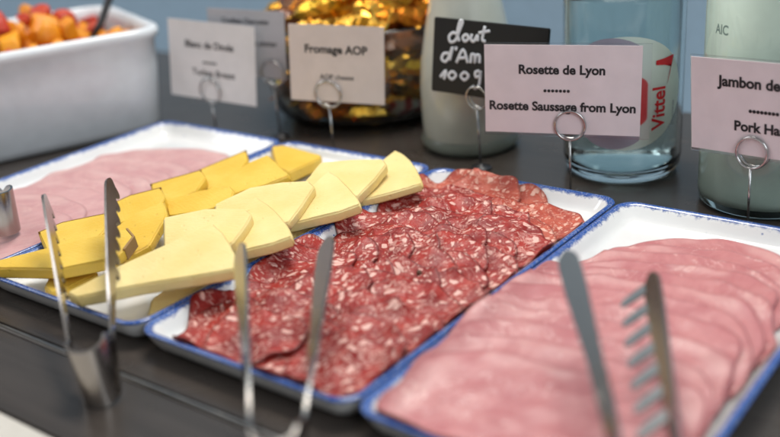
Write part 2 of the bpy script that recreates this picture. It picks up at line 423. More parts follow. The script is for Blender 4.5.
# pink ham on the right tray, a fan of big slices, nearest on top
def dshape(a_, b_, rng, amp=.03, ex=2.5):
    p = [rng.uniform(0, 6.28) for _ in range(3)]
    return lambda t: (abs(math.cos(t) / a_) ** ex + abs(math.sin(t) / b_) ** ex) ** (-1 / ex) * (1 + amp * math.cos(3 * t + p[0]) + amp * .5 * math.cos(5 * t + p[1]) + amp * .4 * math.cos(11 * t + p[2]))
rng = random.Random(11); hp = Heap(-.03, .20, -.03, .37, TX[3]); NH = 12
for i in range(NH):
    f = i / (NH - 1)
    cy = .252 - .205 * f; cx = .088 + .002 * math.sin(i * 2.1) - .0095 * math.sin(math.pi * f * .88)
    w_ = .062 + .018 * min(1, i / 4) - .004 * f; l_ = .058 - .013 * f
    o = hp.drape('ham_slice', cx, cy, dshape(w_, l_, rng, .03, 2.5 + 1.6 * f), math.radians(22 - 23 * f + rng.uniform(-4, 4)), .0011, .0018, M['ham'], rng, sig=2.0, rings=18, seg=110, wave=.0007)
    tag(o, 'pink ham slice on the right tray, %s from the back of the fan' % ORD[i], 'ham slice', 'fanned pink ham slices on the right tray')
rng = random.Random(5); hp = Heap(-.03, .20, -.03, .37, TX[0]); NH = 9
for i in range(NH):
    f = i / (NH - 1)
    cy = .238 - .18 * f; cx = .086 + .004 * math.sin(i * 1.7)
    o = hp.drape('ham_slice', cx, cy, dshape(.070, .058 - .008 * f, rng), math.radians(12 + rng.uniform(-5, 5)), .0010, .0008, M['turkey'], rng, sig=2.4, rings=16, seg=80, wave=.0005)
    tag(o, 'pale pink ham slice on the left tray behind the cheese, %s from the back' % ORD[i], 'ham slice', 'pale ham slices on the left tray')

# ------------------------------------------------------------------ cheese
class Pile:
    "what the cheese tray carries: each wedge is lowered until it rests on what lies under it"
    def __init__(p):
        p.x0, p.y0, p.st = -.27, -.03, .0015
        p.xs = np.arange(-.27, .03, p.st); p.ys = np.arange(-.03, .36, p.st); p.X, p.Y = np.meshgrid(p.xs, p.ys)
        p.h = np.maximum.reduce([tray_h(p.X - k, p.Y) for k in TX[:3]])
    def inside(p, pts):
        ins = np.zeros(p.X.shape, bool); n = len(pts)
        for i in range(n):
            a, b = pts[i], pts[(i + 1) % n]
            c = ((a.y > p.Y) != (b.y > p.Y)) & (p.X < (b.x - a.x) * (p.Y - a.y) / (b.y - a.y + 1e-12) + a.x); ins ^= c
        return ins
PILE = Pile(); crng = random.Random(4)
def cheese(name, px, th, mat, label, cat, grp, rind=(), rmat=None, tilt=(0, 0), bev=.0015, pen=.0012, zfix=None):
    th *= crng.uniform(.88, 1.14); nrm = Vector((-tilt[0], -tilt[1], 1)); z = .0048 + th; d0 = [CF + CR * ((a - 390) / FPX) - CU * ((b - 218.5) / FPX) for a, b in px]
    while True:
        c = sum((CP + d * ((z - CP.z) / d.z) for d in d0), Vector()) / len(px)
        P = [CP + d * ((c - CP).dot(nrm) / d.dot(nrm)) for d in d0]
        ins = PILE.inside(P); top_ = z + tilt[0] * (PILE.X - c.x) + tilt[1] * (PILE.Y - c.y)
        gap = (PILE.h - (top_ - th))[ins]
        if zfix and z >= zfix: break
        if not zfix and z > .07 or not zfix and np.percentile(gap, 98) <= pen: break
        z += .0005
    PILE.h = np.where(ins, np.maximum(PILE.h, top_), PILE.h)
    # finer, slightly uneven outline
    Q = []; rmap = []
    for i, p in enumerate(P):
        q = P[(i + 1) % len(P)]; e = q - p; k_ = max(1, int(e.length / .007)); side = Vector((-e.y, e.x, 0)).normalized()
        for k in range(k_):
            w_ = p + e * (k / k_)
            if k: w_ += side * crng.uniform(-.00025, .00025)
            Q.append(w_); rmap.append(i)
    P = Q; n = len(P); nrm.normalize()
    top = [p - c for p in P]; bot = [p - nrm * th for p in top]
    ar = sum(top[i].x * top[(i + 1) % n].y - top[(i + 1) % n].x * top[i].y for i in range(n))
    idx = list(range(n)) if ar > 0 else list(range(n))[::-1]
    top2 = [top[i] for i in idx]; bot2 = [bot[i] for i in idx]
    F = [tuple(range(n)), tuple(n + k for k in range(n))[::-1]] + [(k, n + k, n + (k + 1) % n, (k + 1) % n) for k in range(n)]
    o = mesh(name, top2 + bot2, F, mat, smooth=False, loc=c)
    bm = bmesh.new(); bm.from_mesh(o.data); bmesh.ops.recalc_face_normals(bm, faces=bm.faces)
    ed = [e for e in bm.edges if any(len(f.verts) > 4 for f in e.link_faces) or e.calc_face_angle(0) > .5]
    bmesh.ops.bevel(bm, geom=ed, offset=bev, segments=3, affect='EDGES', clamp_overlap=True); bm.to_mesh(o.data); bm.free()
    o.data.polygons.foreach_set('use_smooth', [True] * len(o.data.polygons)); wn = o.modifiers.new('weighted', 'WEIGHTED_NORMAL'); wn.weight = 90
    tag(o, label, cat, grp)
    if rind:
        V = []; Fr = []; ctr = sum(top, Vector()) / n
        for i in range(n):
            if rmap[i] not in rind: continue
            a, b2 = top[i], top[(i + 1) % n]; e = (b2 - a).normalized(); out = e.cross(nrm).normalized()
            if out.dot((a + b2) / 2 - ctr) < 0: out = -out
            k = len(V)
            for q in (a, b2):
                for w_, h_ in ((-.0010, .0002), (.0005, -.0002), (.0007, -th * .95), (-.0010, -th * .97)): V.append(q + out * w_ + nrm * h_)
            Fr += [(k, k + 1, k + 5, k + 4), (k + 1, k + 2, k + 6, k + 5), (k + 2, k + 3, k + 7, k + 6), (k + 3, k, k + 4, k + 7), (k, k + 3, k + 2, k + 1), (k + 4, k + 5, k + 6, k + 7)]
        b = MB(); b.add(V, Fr); b.obj('rind', rmat or M['rind'], o, smooth=False)
    return o
GP = 'pale cheese wedges in overlapping rows'; GY = 'yellow cheese wedges in overlapping rows'
def pale(lab, px, **k): return cheese('cheese_wedge', px, k.pop('th', .0082), M['pale'], lab, 'cheese', GP, **k)
def yel(lab, px, **k): return cheese('cheese_wedge', px, k.pop('th', .0085), M['yellow'], lab, 'cheese', GY, **k)
# flat on the tray
pale('pale cheese tip sticking out under the frontmost big pale wedge', [(147, 314), (151, 298), (175, 282), (208, 272), (200, 286), (157, 317)], zfix=.0125)
pale('pale cheese wedge mostly hidden under the second pale wedge from the front', [(210, 264), (240, 248), (284, 236), (300, 231), (292, 243), (254, 262), (234, 268)], zfix=.0125)
pale('pale cheese wedge end between the second and third front wedges, lying flat', [(284, 234), (298, 222), (319, 216), (324, 221), (304, 233), (290, 238)], th=.0065, zfix=.0115)
pale('pale cheese wedge hidden under the third pale wedge from the front', [(318, 214), (342, 203), (374, 194), (386, 195), (376, 203), (346, 213), (328, 219)], th=.007, zfix=.012)
yel('small yellow cheese corner under the front left yellow wedge', [(44, 286), (50, 273), (92, 267), (98, 272), (68, 287), (50, 293)], zfix=.0135)
# the pale row, each one leaning on the one behind
T1 = (0, .20)
pale('pale rounded cheese wedge at the far right end of the cheese row', [(395, 149.5), (403, 153), (410, 159), (416, 167), (421, 177), (423, 183), (396, 191), (361, 200), (335, 198), (366, 172)], tilt=(0, .12))
pale('pale wedge with a straight right side, back one of three', [(298, 194), (305, 180), (320, 162), (352, 159), (383, 158.5), (387, 164), (376, 178), (358, 196), (325, 206)], tilt=T1)
pale('pale rounded cheese wedge in front of the middle of the cheese row', [(328, 170), (338, 176), (348, 186), (356, 195), (361, 204), (338, 212), (293, 223), (270, 226), (300, 195)], tilt=T1)
pale('pale wedge with a straight right side, middle one of three', [(214, 204), (235, 194), (250, 187), (282, 181.5), (308, 180), (315, 186), (303, 204), (289, 222), (250, 232), (214, 216)], tilt=T1)
pale('pale rounded cheese wedge beside the blue rim, second from the front', [(255.5, 196), (267, 203), (278, 213), (287, 224), (293, 236), (270, 244), (240, 251), (205, 256), (228, 222)], tilt=T1)
pale('pale wedge with a straight right side behind the frontmost pale wedge', [(163, 217), (206, 208), (245, 208), (252, 214), (246, 225), (233, 242), (203, 258), (163, 247)], tilt=T1)
# the yellow row by the ham
T2 = (.02, .22)
yel('short thick yellow wedge at the back right of the yellow row', [(271, 146), (284, 144.5), (322, 155), (320, 158), (288, 172), (276, 166)], th=.012)
yel('yellow wedge with brown rind at the back end of the yellow row', [(198, 170), (246, 150), (248, 160), (236, 178), (206, 190)], rind=(0,), th=.010, tilt=(.05, .15))
yel('bright yellow wedge leaning in the back of the row beside the short thick wedge', [(206, 190), (249, 162), (268, 154), (290, 175), (262, 186), (226, 196)], tilt=T2)
yel('yellow wedge with brown rind, second from the back by the ham', [(150, 184), (201, 169.5), (206, 177), (196, 191), (165, 205), (154, 200)], rind=(0,), th=.010, tilt=T2)
yel('yellow wedge with a blunt right end in the middle of the yellow row', [(164, 200), (200, 190), (229, 184.5), (234, 190), (231, 203), (200, 212), (168, 216)], tilt=T2)
yel('yellow wedge with brown rind, third from the back by the ham', [(112, 203), (130, 195), (161, 187), (166, 198), (148, 214), (118, 224)], rind=(0, 1), th=.010, tilt=T2)
yel('bright yellow wedge standing between the front yellow wedge and the front pale wedge', [(96, 240), (136, 212), (164, 200), (167, 214), (149, 245), (122, 260)], tilt=T2)
yel('yellow wedge with brown rind lying behind the front left yellow wedge', [(38, 232), (62, 222), (106, 213), (109, 224), (96, 240), (46, 252)], rind=(0, 1), th=.010, tilt=(0, .12))
yel('long yellow wedge with brown rind end at the front left', [(-42, 272), (0, 259), (60, 244), (113, 231.5), (127, 228), (134, 236), (124, 249), (113, 258), (58, 269), (0, 268)], rind=(4, 5), tilt=(0, .15))
pale('frontmost large pale wedge pointing left, on top of the pile', [(66, 292), (115, 267), (163, 245), (212, 222), (222, 231), (230, 243), (236, 256), (238, 268), (200, 275), (137, 285), (76, 297)], th=.0098, tilt=(0, .15))

# ------------------------------------------------------------------ tongs
def tongs(base, yaw, el, roll, L, op, label, twist=(0, 0), tooth=.008, hb=.032, ttw=None, blade=.0014, lean=0, pitch=.015):
    yaw, el, roll = (math.radians(k) for k in (yaw, el, roll))
    d = Vector((math.sin(yaw) * math.cos(el), math.cos(yaw) * math.cos(el), math.sin(el)))
    h = d.cross(Vector((0, 0, 1))).normalized(); v = h.cross(d)
    o = h * math.cos(roll) + v * math.sin(roll); z = v * math.cos(roll) - h * math.sin(roll)
    o = -o  # right handed frame: x along, y to the left, z up
    mt = Matrix.Identity(4)
    for i in range(3): mt[i][0] = d[i]; mt[i][1] = o[i]; mt[i][2] = z[i]; mt[i][3] = base[i]
    tl = tooth if isinstance(tooth, tuple) else (tooth, tooth); root = empty('tongs', mat4=mt); tag(root, label, 'tongs', 'steel serving tongs')
    rb = .0105; T = .0019
    def strip(name, pts):          # pts: (centre x, y, normal x, y, z low, z high, twist)
        V = []; F = []
        for (x, y, nx, ny, zl, zh, tw) in pts:
            zm = (zl + zh) / 2; hh = (zh - zl) / 2; c, s_ = math.cos(tw), math.sin(tw)
            for a, b_ in ((-1, -1), (1, -1), (1, 1), (-1, 1)):
                ou = a * T / 2 * c - b_ * hh * s_; ov = a * T / 2 * s_ + b_ * hh * c
                V.append((x + nx * ou + (zm + ov) * lean * max(0, 1 - max(0, x - rb) / .03), y + ny * ou, zm + ov))
        n = len(pts)
        for i in range(n - 1): F += [(i * 4 + k, i * 4 + (k + 1) % 4, i * 4 + 4 + (k + 1) % 4, i * 4 + 4 + k) for k in range(4)]
        F += [(3, 2, 1, 0), (n * 4 - 4, n * 4 - 3, n * 4 - 2, n * 4 - 1)]
        b = MB(); b.add(V, F); ob = b.obj(name, M['steel'], root); autosmooth(ob, 40); return ob
    strip('spring_bend', [(rb - rb * math.cos(a), rb * math.sin(a), -math.cos(a), math.sin(a), 0.0, hb, 0) for a in (math.radians(-90 + 180 * k / 24) for k in range(25))])
    ttw = ttw or twist
    for s_, tw1, tooth, tt1 in ((1, twist[0], tl[0], ttw[0]), (-1, twist[1], tl[1], ttw[1])):
        pts = []; N = 44
        def cen(t):
            yy = rb + (op / 2 - rb) * t
            return rb + (L - rb) * t, s_ * yy
        def wid(t):
            k = min(1, t / .16); k = k * k * (3 - 2 * k); half = .5 * hb * (1 - k) + .0040 * k
            if t > .5: half += blade * min(1, (t - .5) / .3)
            if t > .93: half *= math.sqrt(max(.04, 1 - ((t - .93) / .07) ** 2))
            return half
        for i in range(N + 1):
            t = i / N; x, y = cen(t); x2, y2 = cen(min(1, t + .01)); x1, y1 = cen(max(0, t - .01)); tx, ty = x2 - x1, y2 - y1; l = math.hypot(tx, ty)
            nx, ny = -ty / l, tx / l; k = min(1, max(0, (t - .15) / .35)); k = k * k * (3 - 2 * k)
            zc = hb * .5 + .002 * k; pts.append((x, y, nx, ny, zc - wid(t), zc + wid(t), math.radians(tw1) * k))
        arm = strip('arm', pts)
        b = MB(); tw = math.radians(tw1); tq = math.radians(tt1)
        for q in range(7):
            t = (.955 - q * pitch / (L - rb)); i = t * N; p = pts[int(i)]; x, y = cen(t); hw = wid(t)
            e = Vector((p[3], -p[2], 0)); d0 = Vector((p[2] * math.sin(tw), p[3] * math.sin(tw), -math.cos(tw))); dn = Vector((p[2] * math.sin(tq), p[3] * math.sin(tq), -math.cos(tq))); nr = Vector((p[2] * math.cos(tq), p[3] * math.cos(tq), math.sin(tq)))
            e = Vector((1, (cen(t + .01)[1] - cen(t - .01)[1]) / (.02 * (L - rb)), 0)).normalized()
            c0 = Vector((x, y, hb * .5 + .002)) + d0 * (hw - .001) - dn * .002
            V = []; F = []
            for (f, ws, sl) in ((0, .0044, 0), (.35, .0042, .26), (.7, .0037, .54), (.92, .0026, .71), (1, .0010, .77)):
                c = c0 + dn * (.002 + tooth * f) - e * (tooth * sl)
                for a, b_ in ((-1, -1), (1, -1), (1, 1), (-1, 1)): V.append(c + e * (a * ws) + nr * (b_ * T * .36))
            for i in range(4): F += [(i * 4 + k, i * 4 + (k + 1) % 4, i * 4 + 4 + (k + 1) % 4, i * 4 + 4 + k) for k in range(4)]
            F += [(3, 2, 1, 0), (16, 17, 18, 19)]
            b.add(V, F)
        te = b.obj('teeth', M['steel'], arm); autosmooth(te, 40)
    return root
tongs((.0312, -.0523, .0), -52.7, 15.5, 6.3, .20, .0462, 'steel tongs leaning over the cheese tray with bend on the dark counter', (-10, -24), (.0070, .0055), lean=.42)
tongs((.1950, -.0797, .0140), -40.6, 7.0, -.8, .211, .0550, 'steel tongs lying across the front rim of the salami tray', (30, 46), .0008, blade=.0034, lean=.3)
tongs((.3540, -.0400, .022), -31.6, 6.5, -18.8, .205, .0492, 'blurred steel tongs with big teeth over the pink ham, nearest the camera', (46, 16), (.0008, .0150), ttw=(46, 54), blade=.0022, lean=.3, pitch=.0185)
tongs((-.2215, .0600, .0135), -78, 4, 0, .20, .045, 'steel tongs on the pale ham at the left edge, only the bend in view', (0, 0), .005, hb=.036)

# ------------------------------------------------------------------ cards on wire clips
def text_mesh(body, width=None, height=None, bold=.012):
    c = bpy.data.curves.new('t', 'FONT'); c.body = body; c.size = 1; c.offset = bold; c.align_x = 'CENTER'; c.resolution_u = 4
    o = bpy.data.objects.new('t', c); COL.objects.link(o); dg = bpy.context.evaluated_depsgraph_get(); dg.update()
    me = bpy.data.meshes.new_from_object(o.evaluated_get(dg)); bpy.data.objects.remove(o)
    V = [v.co.copy() for v in me.vertices]; F = [tuple(p.vertices) for p in me.polygons]
    x0 = min(v.x for v in V); x1 = max(v.x for v in V); k = width / (x1 - x0)
    return [((v.x - (x0 + x1) / 2) * k, v.y * k) for v in V], F
def frame(c, yaw, tilt, roll):
    yaw, tilt, roll = (math.radians(k) for k in (yaw, tilt, roll))
    a = Vector((math.cos(yaw), math.sin(yaw), 0)); n = Vector((math.sin(yaw), -math.cos(yaw), 0)); up = Vector((0, 0, 1))
    b = up * math.cos(tilt) - n * math.sin(tilt); a2 = a * math.cos(roll) + b * math.sin(roll); b2 = b * math.cos(roll) - a * math.sin(roll)
    n2 = a2.cross(b2); mt = Matrix.Identity(4)      # local x right, y up, z towards the viewer
    for i in range(3): mt[i][0] = a2[i]; mt[i][1] = b2[i]; mt[i][2] = n2[i]; mt[i][3] = c[i]
    return mt
def card(c, ang, w_, h_, mat, lines, label, ring=None, rr=.0125, sleeve=None, hlabel=None, name='name_card', ink='ink'):
    mt = frame(c, *ang); root = empty(name, mat4=mt); tag(root, label, 'card', 'name cards behind the trays')
    b = MB(); b.box((0, 0, 0), (w_, h_, .0007)); b.obj('paper', mat, root, smooth=False)
    if sleeve:
        b = MB(); b.box((sleeve / 2, -.0006, -.0011), (w_ + sleeve + .002, h_ + .004, .0008)); b.obj('clear_sleeve', M['sleeve'], root, smooth=False)
    V = []; F = []
    for (s, u, v_, wf, bold) in lines:
        tv, tf = text_mesh(s, wf * w_, bold=bold); n = len(V)
        V += [(u * w_ + x, v_ * h_ + y, .0006) for x, y in tv]; F += [tuple(i + n for i in f) for f in tf]
    if V: mesh('lettering', V, F, M[ink], root, smooth=False)
    if ring:
        rx, ry = ring                      # ring centre on the card, as fractions of its size
        pc = mt @ Vector((rx * w_, ry * h_, 0)); n2 = mt.to_3x3() @ Vector((0, 0, 1)); a2 = mt.to_3x3() @ Vector((1, 0, 0))
        base = Vector((pc.x, pc.y, 0)); hr = empty('card_holder', base); tag(hr, hlabel, 'card holder', 'wire card holders')
        bb = MB(); bb.lathe([(0, .0), (.0095, .0), (.010, .001), (.009, .002), (.003, .0032), (.0015, .005), (0, .005)], 32); bb.obj('base', M['dark'], hr)
        top = pc - base; up = Vector((0, 0, 1))
        bb = MB(); bb.tube([Vector((0, 0, .004)), Vector((0, 0, (top.z - rr) * .5)) + n2 * .0010, Vector((0, 0, top.z - rr)) + n2 * .0018], .00095, 10); bb.obj('pin', M['wire'], hr)
        for k, off in ((0, .0018), (1, -.0030)):
            bb = MB(); bb.tube([top + n2 * off + (a2 * math.cos(6.2832 * i / 40) + up * math.sin(6.2832 * i / 40)) * rr for i in range(40)], .0010, 10, closed=True); bb.obj('ring', M['wire'], hr)
    return root
card((.1089, .3548, .0900), (19.4, 1.7, -.6), .1225, .0712, M['card'],
     [('Rosette de Lyon', 0, .18, .55, .034), ('.......', -.03, -.02, .17, .03), ('Rosette Saussage from Lyon', .0, -.235, .94, .034)],
     'pinkish card reading Rosette de Lyon, behind the salami tray', (.06, -.40), .0118, .006, 'wire ring clip holding the Rosette de Lyon card')
card((.2667, .3528, .0919), (-8.7, -1.6, 2.2), .1114, .0687, M['card'],
     [('Jambon de Paris', .0, .22, .63, .034), ('........', 0, -.03, .20, .04), ('Pork Ham', -.01, -.24, .37, .034)],
     'pinkish card reading Jambon and Pork Ham, at the right edge', (-.07, -.46), .0115, .002, 'wire ring clip holding the Jambon card at the right edge')
card((-.1212, .3548, .0908), (19.5, 3.6, -2.5), .0925, .0709, M['cardp'],
     [('Fromage AOP', .0, .14, .66, .030), ('AOP cheese', .0, -.20, .36, .01)],
     'cream card reading Fromage AOP, behind the cheese tray', (-.09, -.40), .0125, None, 'blurred wire ring clip holding the Fromage AOP card')
card((-.2878, .3548, .0790), (8.2, 4.9, -3.0), .1095, .0796, M['cardw'],
     [('Blanc de Dinde', -.02, .16, .56, .02), ('......', -.02, -.03, .16, .03), ('Turkey Breast', .02, -.19, .50, .012)],
     'white card reading Blanc de Dinde, leftmost beside the white dish', (-.02, -.38), .0125, None, 'blurred wire ring clip holding the Blanc de Dinde card')
card((-.2545, .3745, .0960), (13, 4.5, -2.0), .0895, .0673, M['cardg'],
     [('Crudites Charcutier', .0, .30, .62, .02), ('Cold cuts platter', .10, -.02, .60, .012)],
     'grey card with two dark lines, partly hidden behind the white card', (.33, -.42), .0125, None, 'wire ring clip holding the grey card at the back')
# chalk slate in front of the milk
SL = frame((.0216, .3888, .0983), 4.9, 6.3, -2.7)
root = empty('chalk_slate', mat4=SL); tag(root, 'small black slate with white chalk handwriting, in front of the milk bottle', 'slate')
b = MB(); b.box((0, 0, 0), (.109, .0652, .0035)); so = b.obj('board', M['slate'], root, smooth=False)
bm = bmesh.new(); bm.from_mesh(so.data); bmesh.ops.bevel(bm, geom=list(bm.edges), offset=.0008, segments=2, affect='EDGES'); bm.to_mesh(so.data); bm.free()
STR = [[(150, 135), (134, 130), (119, 146), (127, 166), (147, 158), (160, 125), (172, 90), (162, 86), (153, 128), (162, 163)], [(190, 135), (176, 148), (186, 163), (200, 150), (190, 135)],
       [(213, 135), (210, 155), (222, 163), (236, 140), (237, 162)], [(264, 105), (256, 155), (270, 162)], [(240, 131), (285, 123)],
       [(120, 210), (100, 212), (92, 232), (108, 243), (122, 225), (136, 184), (126, 238)], [(152, 184), (149, 198)], [(155, 247), (180, 195), (202, 247)], [(165, 229), (200, 225)],
       [(213, 247), (216, 215), (229, 217), (231, 245), (234, 218), (248, 218), (250, 247)], [(90, 305), (112, 278), (106, 314)],
       [(140, 280), (124, 296), (140, 312), (156, 296), (140, 280)], [(192, 282), (176, 298), (192, 314), (208, 298), (192, 282)],
       [(252, 277), (236, 282), (239, 300), (254, 294), (256, 277), (254, 330), (238, 346), (228, 334)]]
b = MB()
for s_ in STR:
    pts = []
    for x, y in s_:
        u = (x - 52) / 462; v_ = (y - 70 - (x - 65) * .10) / 292
        pts.append(Vector(((u - .5) * .109, (.5 - v_) * .0652, .0019)))
    sm = []
    for i in range(len(pts) - 1):
        p0, p1, p2, p3 = pts[max(i - 1, 0)], pts[i], pts[i + 1], pts[min(i + 2, len(pts) - 1)]
        for k in range(5):
            t = k / 5; sm.append(.5 * ((2 * p1) + (p2 - p0) * t + (2 * p0 - 5 * p1 + 4 * p2 - p3) * t * t + (3 * p1 - p0 - 3 * p2 + p3) * t ** 3))
    sm.append(pts[-1]); b.tube(sm, .0013, 6)
for v in b.v: v.z = .0019 + (v.z - .0019) * .25
b.obj('chalk_writing', M['chalk'], root)
pc = SL @ Vector((-.008, -.033, 0)); hr = empty('card_holder', (pc.x, pc.y, 0)); tag(hr, 'wire ring clip holding the black slate', 'card holder', 'wire card holders')
b = MB(); b.lathe([(0, .0), (.0095, .0), (.010, .001), (.009, .002), (.003, .0032), (.0015, .005), (0, .005)], 32); b.obj('base', M['dark'], hr)
n2 = SL.to_3x3() @ Vector((0, 0, 1)); a2 = SL.to_3x3() @ Vector((1, 0, 0))
b = MB(); b.tube([Vector((0, 0, .004)), Vector((0, 0, pc.z - .0100)) + n2 * .003], .00095, 10); b.obj('pin', M['wire'], hr)
for off in (.0032, -.0032):
    b = MB(); b.tube([Vector((0, 0, pc.z)) + n2 * off + (a2 * math.cos(6.2832 * i / 40) + Vector((0, 0, 1)) * math.sin(6.2832 * i / 40)) * .0100 for i in range(40)], .001, 10, closed=True); b.obj('ring', M['wire'], hr)

# ------------------------------------------------------------------ white dish of fruit
DX, DY, DYAW = -.356, .352, math.radians(22); DL, DW, DH = .34, .20, .112
ca, sa = math.cos(DYAW), math.sin(DYAW)
mt = Matrix(((sa, -ca, 0, DX), (ca, sa, 0, DY), (0, 0, 1, 0), (0, 0, 0, 1)))    # local x along the long side, y away to the left; corner at the origin
def rr2(x0, x1, y0, y1, r, n=8):
    P = []
    for cx, cy, a in ((x1 - r, y1 - r, 0), (x0 + r, y1 - r, 90), (x0 + r, y0 + r, 180), (x1 - r, y0 + r, 270)):
        P += [(cx + r * math.cos(math.radians(a + 90 * k / n)), cy + r * math.sin(math.radians(a + 90 * k / n))) for k in range(n + 1)]
    return P
V = []; F = []
DPROF = [(.016, 0, .02), (.011, .002, .022), (.007, .010, .024), (.001, .070, .028), (-.0005, DH - .014, .03), (-.004, DH - .011, .032), (-.0055, DH - .006, .033), (-.004, DH - .001, .032), (.001, DH, .03), (.005, DH - .002, .027),
         (.007, DH - .01, .025), (.012, .03, .022), (.020, .012, .02), (.03, .010, .02)]
for d, z, r in DPROF:
    p = rr2(-DL + d, -d, d, DW - d, r); n = len(p); V += [(x, y, z) for x, y in p]
for i in range(len(DPROF) - 1): F += [(i * n + k, i * n + (k + 1) % n, (i + 1) * n + (k + 1) % n, (i + 1) * n + k) for k in range(n)]
F += [tuple(range(n))[::-1], tuple((len(DPROF) - 1) * n + k for k in range(n))]
o = mesh('baking_dish', V, F, M['porcelain']); o.matrix_world = mt
tag(o, 'deep white porcelain dish full of orange and red fruit, far left', 'dish')
rng = random.Random(21); fk = []
def chunk(mat, label, loc, s, name='fruit_piece'):
    bm = bmesh.new(); bmesh.ops.create_icosphere(bm, subdivisions=3, radius=1)
    ax = [Vector((rng.uniform(-1, 1), rng.uniform(-1, 1), rng.uniform(-1, 1))).normalized() for _ in range(9)]; cut = [rng.uniform(.38, .72) for _ in ax]
    for v in bm.verts:
        for a, c in zip(ax, cut):
            dd = v.co.dot(a)
            if dd > c: v.co -= a * (dd - c) * .97
        v.co.x *= s[0]; v.co.y *= s[1]; v.co.z *= s[2]
    me = bpy.data.meshes.new(name); bm.to_mesh(me); bm.free(); me.polygons.foreach_set('use_smooth', [True] * len(me.polygons)); me.materials.append(mat)
    o = bpy.data.objects.new(name, me); COL.objects.link(o); o.location = loc; o.rotation_euler = tuple(rng.uniform(0, 6.28) for _ in range(3))
    return tag(o, label, 'fruit piece', 'fruit pieces in the white dish')
for lay in range(3):
    for i in range(10):
        for j in range(6):
            x = -.035 - i * .030 + rng.uniform(-.007, .007) - lay * .012; y = .034 + j * .029 + rng.uniform(-.007, .007); z = DH - .022 + lay * .018 + rng.uniform(-.004, .006)
            if lay and (x > -.05 or rng.random() < .25 or j in (0, 5)) or lay == 2 and (x > -.09 or j in (1, 4)): continue
            red = rng.random() < (.30 if lay == 0 else .2); s = rng.choice((rng.uniform(.014, .018), rng.uniform(.018, .026), rng.uniform(.019, .025)))
            chunk(M['fruitr' if red else 'fruit'], 'red fruit piece heaped in the white dish' if red else 'orange fruit piece heaped in the white dish',
                  mt @ Vector((x, y, z)), (s * (.75 if red else 1), s * (.7 if red else .9), s * .6))
hd = empty('serving_spoon', mat4=mt); tag(hd, 'dark spoon handle sticking out of the white dish corner', 'spoon')
b = MB(); b.tube([(-.060, .085, DH - .03), (-.035, .092, DH - .001), (-.012, .1, DH + .035), (.012, .11, DH + .085), (.02, .114, DH + .11)], lambda t: .0035 + .002 * t, 12); b.obj('handle', M['dark'], hd)
b = MB(); b.lathe([(0, -.006), (.010, -.005), (.018, 0), (.0185, .001), (.010, -.003), (0, -.0042)], 24, (-.075, .08, DH - .034)); b.obj('bowl', M['dark'], hd)

# ------------------------------------------------------------------ jar of wrapped sweets
JC = Vector((-.207, .508, 0)); JR = .112
b = MB(); b.lathe([(0, .0), (.08, 0), (.096, .004), (.105, .014), (JR, .05), (JR, .098), (JR + .002, .102), (JR + .001, .105), (JR - .0025, .104), (JR - .0035, .098), (JR - .0035, .05), (.1015, .017), (.092, .008), (.075, .006), (0, .006)], 72)
o = b.obj('glass_jar', M['glass'], loc=JC); tag(o, 'round clear glass jar full of gold wrapped sweets', 'jar')
def foil(name, c1, c2, metal, rough, stripe=None):
    t = NT(name); co = t.coord('Object'); n = t.noise(co, 90, 4, .6)
    col = t.mix(t.step(n, .4, .6), c1, c2)
    if stripe:
        tc = t.n('ShaderNodeTexCoord').outputs['Object']; sx = t.n('ShaderNodeSeparateXYZ'); t.link(tc, sx.inputs[0])
        wv = t.math('SINE', t.math('MULTIPLY', sx.outputs[0], 420)); col = t.mix(t.step(wv, -.1, .1), col, stripe)
    t.color(col); t.set(Metallic=metal, Roughness=rough); t.bump(t.noise(co, 200, 3, .6), .002, .6); return t.m
FO = [('gold foil', foil('gold_foil', (.85, .47, .08), (.66, .30, .03), .95, .16)), ('dark brown', foil('brown_wrap', (.10, .030, .010), (.20, .06, .015), .2, .25)), ('amber', foil('amber_wrap', (.70, .24, .02), (.5, .13, .01), .85, .18)),
      ('cream and red striped', foil('striped_wrap', (.72, .60, .50), (.60, .50, .42), 0, .3, (.45, .05, .04))), ('green', foil('green_wrap', (.05, .22, .08), (.12, .35, .14), .4, .25)), ('yellow', foil('yellow_wrap', (.88, .52, .05), (.75, .38, .03), .8, .18))]
def sweet():
    V = []; F = []; nu, nv = 11, 8; jr = random.Random(77); L_ = .066; W_ = .0150; T_ = .0100
    for i in range(nu):
        u = -1 + 2 * i / (nu - 1); a = abs(u)
        if a < .66: k = (1 - (a / .72) ** 4) ** .5; tt = T_ * k; ww = W_ * (.75 + .25 * k)
        else: k = (a - .66) / .34; tt = T_ * max(.10, .42 * (1 - k * 3)); ww = W_ * (.62 + .42 * k)
        for j in range(nv):
            an = 6.2832 * j / nv; c, s = math.cos(an), math.sin(an)
            z = tt * math.copysign(abs(s) ** .7, s)
            if a > .66: z += .0016 * math.sin(math.copysign(abs(c) ** .7, c) * 9) * min(1, (a - .66) * 6)
            V.append((u * L_ / 2 + jr.uniform(-.0011, .0011), ww * math.copysign(abs(c) ** .7, c) + jr.uniform(-.0010, .0010), z + jr.uniform(-.0011, .0011)))
    for i in range(nu - 1): F += [(i * nv + j, i * nv + (j + 1) % nv, (i + 1) * nv + (j + 1) % nv, (i + 1) * nv + j) for j in range(nv)]
    F += [tuple(range(nv))[::-1], tuple((nu - 1) * nv + j for j in range(nv))]
    return V, F
SV, SF = sweet(); SW = []
for lab, mm in FO:
    me = bpy.data.meshes.new('wrapped_sweet'); me.from_pydata(SV, [], SF); me.materials.append(mm); SW.append((lab, me))
rng = random.Random(15); wts = [0] * 12 + [1] * 6 + [2] * 6 + [3] * 3 + [4] + [5] * 5
view = Vector((CP.x - JC.x, CP.y - JC.y)).normalized(); va = math.atan2(view.y, view.x)
